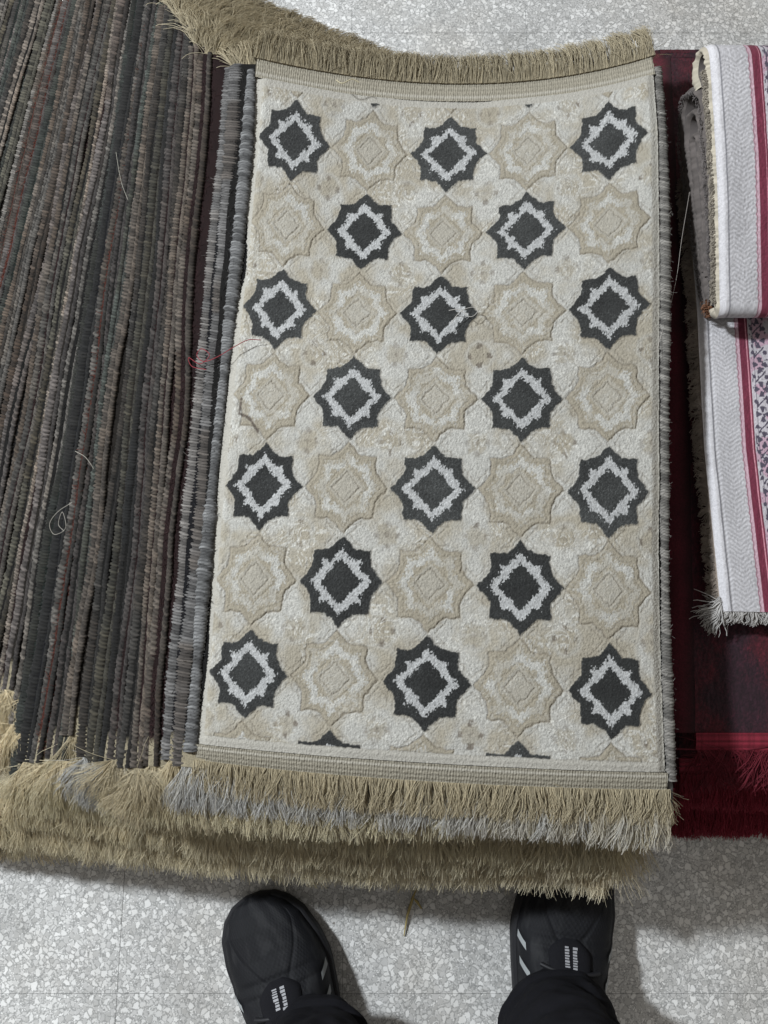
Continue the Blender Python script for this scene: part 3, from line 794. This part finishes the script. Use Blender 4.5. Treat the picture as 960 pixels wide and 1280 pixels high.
def ribbon(prof, xl, wmax, nw, th, mb, patterned):
    d = np.gradient(prof, axis=0); d /= np.linalg.norm(d, axis=1, keepdims=True)
    nrm = np.stack([-d[:, 1], d[:, 0]], 1)
    s = np.concatenate([[0], np.cumsum(np.linalg.norm(np.diff(prof, axis=0), axis=1))])
    w = np.linspace(0, wmax, nw)
    Wg, Sg = np.meshgrid(w, s)
    outer = prof + nrm * th * .5; inner = prof - nrm * th * .5
    x_of = xl(prof[:, 0])
    wob = .0045 * (fbm(Wg * 16, Sg * 16, 8, 3) - .5) + .0006 * (vnoise(Wg * 600, Sg * 600, 5) - .5)
    O = np.stack([x_of[:, None] + Wg, np.repeat(outer[:, :1], nw, 1), outer[:, 1:] + wob - .003 * (1 - sstep(0, .006, Wg))], -1)
    I_ = np.stack([x_of[:, None] + Wg, np.repeat(inner[:, :1], nw, 1), inner[:, 1:] + wob], -1)
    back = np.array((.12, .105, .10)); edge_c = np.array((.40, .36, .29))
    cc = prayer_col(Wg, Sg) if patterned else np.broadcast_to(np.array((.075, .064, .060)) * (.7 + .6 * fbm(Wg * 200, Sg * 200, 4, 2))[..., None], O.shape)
    mb.grid(O, cc); mb.grid(I_, np.broadcast_to(back, I_.shape), flip=True)
    k = 6; t = np.linspace(0, 1, k)
    E = O[:, 0][:, None] * (1 - t)[None, :, None] + I_[:, 0][:, None] * t[None, :, None]
    E[..., 0] -= (.004 * np.sin(math.pi * t))[None] * (.7 + .6 * vnoise(s * 500, 0, 7))[:, None]
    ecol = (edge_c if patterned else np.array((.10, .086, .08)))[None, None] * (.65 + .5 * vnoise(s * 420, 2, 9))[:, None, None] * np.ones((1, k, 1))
    mb.grid(E, ecol, flip=True)
    mb.grid(np.stack([O[0], I_[0]]), np.broadcast_to(back, (2, nw, 3)), flip=False)
    mb.grid(np.stack([O[-1], I_[-1]]), np.broadcast_to(back, (2, nw, 3)), flip=True)
    return E[:, 2]
xa = float(at(884, 70, zb + .094)[0]); xb_ = float(at(900, 385, zb + .037)[0])
def xl1(y): return xb_ + (xa - xb_) * np.clip((y - yF) / Lr, 0, 1)
def xl2(y): return xl1(y) + .002 - .004 * np.clip((y - yF) / Lr, 0, 1)
mb = MB(); e1 = ribbon(prof, xl1, .30, 520, .0085, mb, True)
mb.build('top_fold', M_WHITE, fr_)
mb = MB(); e2 = ribbon(prof2, xl2, .30, 60, .0085, mb, False)
mb.build('inner_fold', M_WHITE, fr_)
mb = MB(); e3 = ribbon(prof3, xl2, .30, 60, .008, mb, False)
mb.build('inner_fold', M_WHITE, fr_)
mb = MB(); e5 = ribbon(prof5, xl2, .30, 60, .008, mb, False)
mb.build('inner_fold', M_WHITE, fr_)
fringe('raw_edge', e1[10:330:12], np.array((-1., 0, -.4)), .0035, .4, np.array((.33, .29, .235)), fr_, 900, 905, spread=.8, mess=.2, rad=.0004)
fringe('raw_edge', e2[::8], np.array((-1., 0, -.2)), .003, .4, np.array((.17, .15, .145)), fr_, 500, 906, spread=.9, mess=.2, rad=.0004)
# brown stained tuft at the front corner of the fold
ed = at(np.array([884, 889, 893]), np.array([374, 385, 392]), np.array([.254, .252, .250]))
fringe('stained_tuft', ed, np.array((-.6, -.6, -.2)), .008, .4, np.array((.20, .09, .045)), fr_, 110, 907, spread=1.0, mess=.3, rad=.0005)

# ------------------------------------------------------------------ person: only shoes and trouser legs are in the picture
person = thing('person', 'standing person in black trousers and black striped trainers, facing the rugs', 'person')

def shoe(toe, heel_dir, mirror):
    L = .275
    d = np.array(heel_dir, float); d[2] = 0; d /= np.linalg.norm(d)      # from toe to heel
    sd = np.array((-d[1], d[0], 0)) * mirror
    o = np.array((toe[0], toe[1], 0.))
    ks = [0, .02, .06, .12, .22, .34, .46, .60, .78, .92, 1.0]
    W = np.interp; 
    def half(s): return np.interp(s, ks, [.004, .022, .035, .045, .0515, .053, .049, .043, .038, .032, .012])
    def topz_(s): return np.interp(s, ks, [.026, .036, .044, .050, .056, .068, .084, .100, .108, .105, .09])
    def cx(s): return np.interp(s, [0, .3, .6, 1], [-.006, .002, .0, -.003])
    def pt(s, th, off=0.):
        """th from 0 (outer side at the sole) over the top to pi"""
        w = half(s) + off; h = topz_(s) - .022 + off
        cxs = np.cos(th); sns = np.sin(th)
        x = np.sign(cxs) * np.abs(cxs) ** .85 * w; z = .022 + np.abs(sns) ** .8 * h
        p = o + np.multiply.outer(s * L, d) + np.multiply.outer(cx(s) + x, sd)
        p[..., 2] = z
        return p
    part = bpy.data.objects.new('shoe', None)
    s = np.concatenate([np.linspace(0, .12, 30), np.linspace(.123, 1, 260)]); th = np.linspace(0, math.pi, 181)
    Sg, Tg = np.meshgrid(s, th, indexing='ij')
    P = pt(Sg, Tg)
    crease = .0018 * np.exp(-((Sg - .30) / .015) ** 2) + .0015 * np.exp(-((Sg - .345) / .012) ** 2)
    seam = .0012 * np.exp(-((np.abs(Tg - hp) - (.95 - .9 * sstep(.05, .4, Sg))) / .05) ** 2) * sstep(.06, .1, Sg) * (1 - sstep(.42, .5, Sg))
    P[..., 2] -= (crease + seam) * np.sin(Tg)
    over = sstep(.0, .25, np.abs(Tg - hp) - (1.02 - .75 * sstep(.08, .5, Sg))) * (Sg > .03)
    knit = .5 + .5 * np.sin(Sg * 260) * np.sin(Tg * 74)
    P[..., 2] += (.0007 * over * np.sin(Tg) + .0004 * knit * (1 - over))
    dust = sstep(.50, .75, fbm(Sg * 11, Tg * 5, 55, 4))
    sc_ = np.array((.0075, .0078, .0095)) * (.75 + .5 * knit * (1 - over) + .35 * over)[..., None] + (.010 * dust)[..., None]
    mb = MB(); mb.grid(P, sc_, flip=mirror > 0)
    up = mb.build('shoe', M_SHOE, person)
    # sole
    t = np.linspace(0, 2 * math.pi, 90)
    sp = np.concatenate([np.linspace(0, .1, 20), np.linspace(.12, 1, 40)])
    hw = half(sp) + .004
    ring = np.concatenate([np.stack([sp * L, cx(sp) + hw], 1), np.stack([sp[::-1] * L, (cx(sp) - hw)[::-1]], 1)])
    def rw(k, z, sc_=1.0):
        p = o + ring[:, :1] * d + ring[:, 1:] * sd
        c0 = p.mean(0); p = c0 + (p - c0) * sc_; p[:, 2] = z; return p
    rows = np.stack([rw(0, .0, .95), rw(0, .004, .99), rw(0, .012, 1.0), rw(0, .021, 1.0), rw(0, .027, .985), rw(0, .028, .93)])
    mb = MB(); mb.grid(rows, np.array((.018, .018, .02)), close_v=True, flip=mirror < 0)
    mb.build('sole', M_SHOE, up)
    # three stripes on each side
    for side in (0, 1):
        for kx, s0 in enumerate((.31, .395, .48)):
            a = np.linspace(*((.28, .62), (.34, .70), (.62, .98))[kx], 14); w_ = np.linspace(-.013, .013, 5) * (1, 1, .8)[kx]
            A, Wq = np.meshgrid(a, w_, indexing='ij')
            ss = s0 + Wq + (A - .1) * .10
            TT = A if side == 0 else math.pi - A
            Q = pt(ss, TT, .0016)
            mb = MB(); mb.grid(Q, np.array((.26, .275, .28)), flip=(side == 1) ^ (mirror > 0))
            mb.build('stripe', M_TRIM, up)
    # laces
    for kx in range(3):
        s0 = .40 + kx * .045; a = np.linspace(hp - .55, hp + .55, 14)
        Q = pt(np.full(14, s0) + .012 * np.sin(np.linspace(0, math.pi, 14)), a, .003)
        mb = MB(); tubes(mb, Q[None], np.full((1, 14), .0026), np.broadcast_to(np.array((.012, .012, .014)), (1, 14, 3)), 6)
        mb.build('lace', M_TRIM, up)
    # tongue with its small white lettering in two lines
    a = np.linspace(hp - .50, hp + .50, 12); sq = np.linspace(.300, .60, 24)
    Sg, Ag = np.meshgrid(sq, np.linspace(-1, 1, 24), indexing='ij')
    tw = .40 * np.sqrt(sstep(.29, .36, Sg)); off = .006 * (1 - np.abs(Ag) ** 4) * sstep(.29, .325, Sg)
    Ag = hp + Ag * tw
    mb = MB(); mb.grid(np.stack([np.stack([pt(Sg[i_, j_], Ag[i_, j_], off[i_, j_]) for j_ in range(24)]) for i_ in range(24)]), np.array((.010, .010, .012)), flip=mirror > 0); mb.build('tongue', M_CLOTH, up)
    mb = MB(); R = np.random.RandomState(3 + int(mirror))
    for ln_ in (0, 1):
        a0 = hp - .085 + ln_ * .095
        q = .322
        while q < .392:
            dl = R.uniform(.004, .009); hgt = R.uniform(.050, .070)
            aa = np.linspace(a0, a0 + hgt, 3); ss = np.linspace(q, q + dl, 3)
            Sg, Ag = np.meshgrid(ss, aa, indexing='ij')
            mb.grid(pt(Sg, Ag, .0072), np.array((.27, .27, .285)), flip=mirror > 0)
            q += dl + .0030
    mb.build('tongue_lettering', M_TRIM, up)
    ank = o + d * L * (.615 if mirror > 0 else .64)
    return ank, d

toeL = at(318, 1119, .03); hdL = at(370, 1280, .03) - toeL
toeR = at(716, 1066, .03); hdR = at(696, 1280, .03) - toeR
ankL, dL = shoe(toeL, hdL, 1); ankR, dR = shoe(toeR, hdR, -1)

hipc = np.array((.03, -.50, .90))
def leg_path(ank, sgn, dd, n=40):
    a = np.array((ank[0], ank[1], .075)); h_ = hipc + np.array((sgn * .088, 0, 0)); kn = (a + h_) / 2 + np.array((sgn * .0, .05, -.01))
    t = np.linspace(0, 1, n)[:, None]
    return (1 - t) ** 2 * a + 2 * (1 - t) * t * (kn * 2 - (a + h_) / 2) + t ** 2 * h_
def leg_mesh(mb, path, radii, col, seed, wr, flat=1.0, K=48):
    n = len(path); th = np.linspace(0, 2 * math.pi, K, endpoint=False)
    t = np.linspace(0, 1, n)
    R_ = radii[:, None] * np.ones(K)[None]
    wn = fbm(np.cos(th)[None] * 1.6 + 7 + t[:, None] * 3, np.sin(th)[None] * 1.6 + t[:, None] * 26, seed, 3) - .5
    R_ = R_ + wr * wn * (1.2 - .8 * t)[:, None]
    Q = path[:, None] + np.stack([R_ * np.cos(th), R_ * np.sin(th) * flat, np.zeros_like(R_)], -1)
    Q[..., 2] += .012 * wn * (1 - t)[:, None]
    if wr:                                        # turned-up hem with its seam
        lip = (.0028 * (t < .035) - .0022 * np.exp(-((t - .042) / .006) ** 2))[:, None, None]
        Q = Q + lip * (Q - path[:, None]) / (np.linalg.norm(Q - path[:, None], axis=2, keepdims=True) + 1e-6)
    mb.grid(Q, col, close_v=True, flip=False)
    return Q
mbt = MB(); mbs = MB()
for ank, sgn, dd, sd in ((ankL, -1, dL, 4), (ankR, 1, dR, 9)):
    p = leg_path(ank + dd * -.012 + np.array((.024 if sgn < 0 else -.012, 0, 0)), sgn, dd, 220)
    t = np.linspace(0, 1, 220)
    rad = np.interp(t, [0, .04, .12, .35, .55, .8, 1], [.055, .058, .060, .066, .075, .090, .105])
    leg_mesh(mbt, p, rad, np.array((.0085, .0085, .0105)), sd, .017, 1.0, K=96)
    inner = p[::12]; leg_mesh(mbs, inner, np.interp(np.linspace(0, 1, len(inner)), [0, .35, .55, .8, 1], [.035, .050, .05, .070, .085]), np.array((.35, .22, .16)), sd, .0)
# hips close the trousers at the top
pp = np.array([hipc + (0, 0, -.07), hipc + (0, 0, .0), hipc + (0, 0, .08), hipc + (0, 0, .12)])
th = np.linspace(0, 2 * math.pi, 48, endpoint=False)
Q = pp[:, None] + np.stack([np.outer([.17, .195, .175, .16], np.cos(th)), np.outer([.10, .125, .115, .105], np.sin(th)), np.zeros((4, 48))], -1)
mbt.grid(Q, np.array((.0085, .0085, .0105)), close_v=True)
mbs.grid(np.concatenate([Q[:, :] * 1]) * .0 + (pp[:, None] + (Q - pp[:, None]) * .9), np.array((.35, .22, .16)), close_v=True)
mbs.build('body', M_SKIN, person)
mbt.build('trousers', M_CLOTH, person)

# ------------------------------------------------------------------ loose threads and litter
def thread(name, pts, rad, colour, label, cat='thread', group=None, n=60):
    pts = np.asarray(pts, float); m_ = len(pts)
    # Catmull-Rom
    P = np.concatenate([2 * pts[:1] - pts[1:2], pts, 2 * pts[-1:] - pts[-2:-1]])
    s = np.linspace(0, m_ - 1.0001, n); i = s.astype(int); f = (s - i)[:, None]
    p0, p1, p2, p3 = P[i], P[i + 1], P[i + 2], P[i + 3]
    Q = .5 * (2 * p1 + (p2 - p0) * f + (2 * p0 - 5 * p1 + 4 * p2 - p3) * f ** 2 + (3 * p1 - p0 - 3 * p2 + p3) * f ** 3)
    mb = MB(); tubes(mb, Q[None], np.full((1, n), rad * .65), np.broadcast_to(np.asarray(colour) * .85, (1, n, 3)), 5)
    return tag(mb.build(name, M_THREAD), label, cat, group)
def pts(l): return np.array([at(*q) for q in l])
thread('loose_thread', pts([(326, 425, .277), (310, 425, .279), (292, 434, .279), (272, 446, .276), (255, 452, .268), (246, 444, .266), (252, 436, .27), (262, 444, .272), (250, 455, .262), (236, 447, .258), (240, 458, .258), (258, 462, .266)]), .00062, (.24, .03, .04), 'red thread snagged over the left bound edge of the star patterned rug')
thread('loose_thread', pts([(862, 240, .285), (852, 300, .275), (846, 345, .275), (836, 390, .28), (826, 420, .285), (820, 442, .292)]), .00022, (.55, .5, .46), 'pale thread hanging across the dark gap beside the folded prayer rug')
thread('loose_thread', pts([(90, 628, .21), (72, 640, .20), (62, 655, .19), (68, 668, .19), (82, 660, .20), (78, 640, .20), (73, 655, .19), (80, 664, .196)]), .00035, (.42, .39, .34), 'pale curled thread looped on the dark bindings of the stack')
thread('loose_thread', pts([(94, 564, .216), (105, 570, .218), (112, 578, .218), (117, 586, .216)]), .0004, (.45, .42, .36), 'short straight pale thread lying on the dark bindings of the stack')
thread('loose_thread', pts([(145, 190, .215), (149, 215, .215), (153, 232, .215), (160, 250, .215)]), .00035, (.42, .40, .34), 'fine pale hair high on the bindings of the stack')
thread('loose_thread', pts([(563, 405, .284), (575, 390, .2865), (590, 384, .2865), (597, 389, .286), (588, 396, .2865), (574, 387, .2865), (561, 388, .284)]), .0005, (.46, .44, .41), 'whitish thread looped on the charcoal star near the rug centre')
thread('loose_thread', pts([(420, 100, .268), (428, 104, .270), (440, 99, .270), (449, 103, .268)]), .0009, (.45, .40, .27), 'thick tan yarn scrap caught on the back hem of the star patterned rug')
# dry yellow straw on the floor between the feet
mb = MB()
for q in ([(505, 1170, .002), (509, 1145, .004), (516, 1122, .006), (521, 1110, .003)], [(516, 1122, .006), (522, 1128, .005), (527, 1136, .003)]):
    a = pts(q); n = 24
    s = np.linspace(0, len(a) - 1.001, n); i = s.astype(int); f = (s - i)[:, None]; Q = a[i] * (1 - f) + a[i + 1] * f
    tubes(mb, Q[None], (np.interp(np.linspace(0, 1, n), [0, .5, 1], [.0006, .0019, .0008]))[None], np.broadcast_to(np.array((.30, .24, .10)), (1, n, 3)), 6)
tag(mb.build('dry_straw', M_THREAD), 'yellow scrap of dry straw on the floor between the shoes', 'litter')

# ------------------------------------------------------------------ light
w = bpy.data.worlds.new('World'); sc.world = w; w.use_nodes = True
bg = w.node_tree.nodes['Background']; bg.inputs[0].default_value = (1.0, .96, .90, 1); bg.inputs[1].default_value = .38
def lamp(name, loc, target, size, energy, colour):
    l = bpy.data.lights.new(name, 'AREA'); l.shape = 'DISK'; l.size = size; l.energy = energy; l.color = colour
    o = bpy.data.objects.new(name, l); COL.objects.link(o); o.location = loc
    o.rotation_euler = (Vector(target) - Vector(loc)).to_track_quat('-Z', 'Y').to_euler()
    return o
lamp('window_light', (-1.78, .95, 2.22), (0, .0, .1), .22, 128, (.90, .955, 1.0))

vs_ = sc.view_settings; vs_.view_transform = 'Standard'; vs_.look = 'None'; vs_.exposure = 0; vs_.gamma = 1; vs_.use_curve_mapping = False
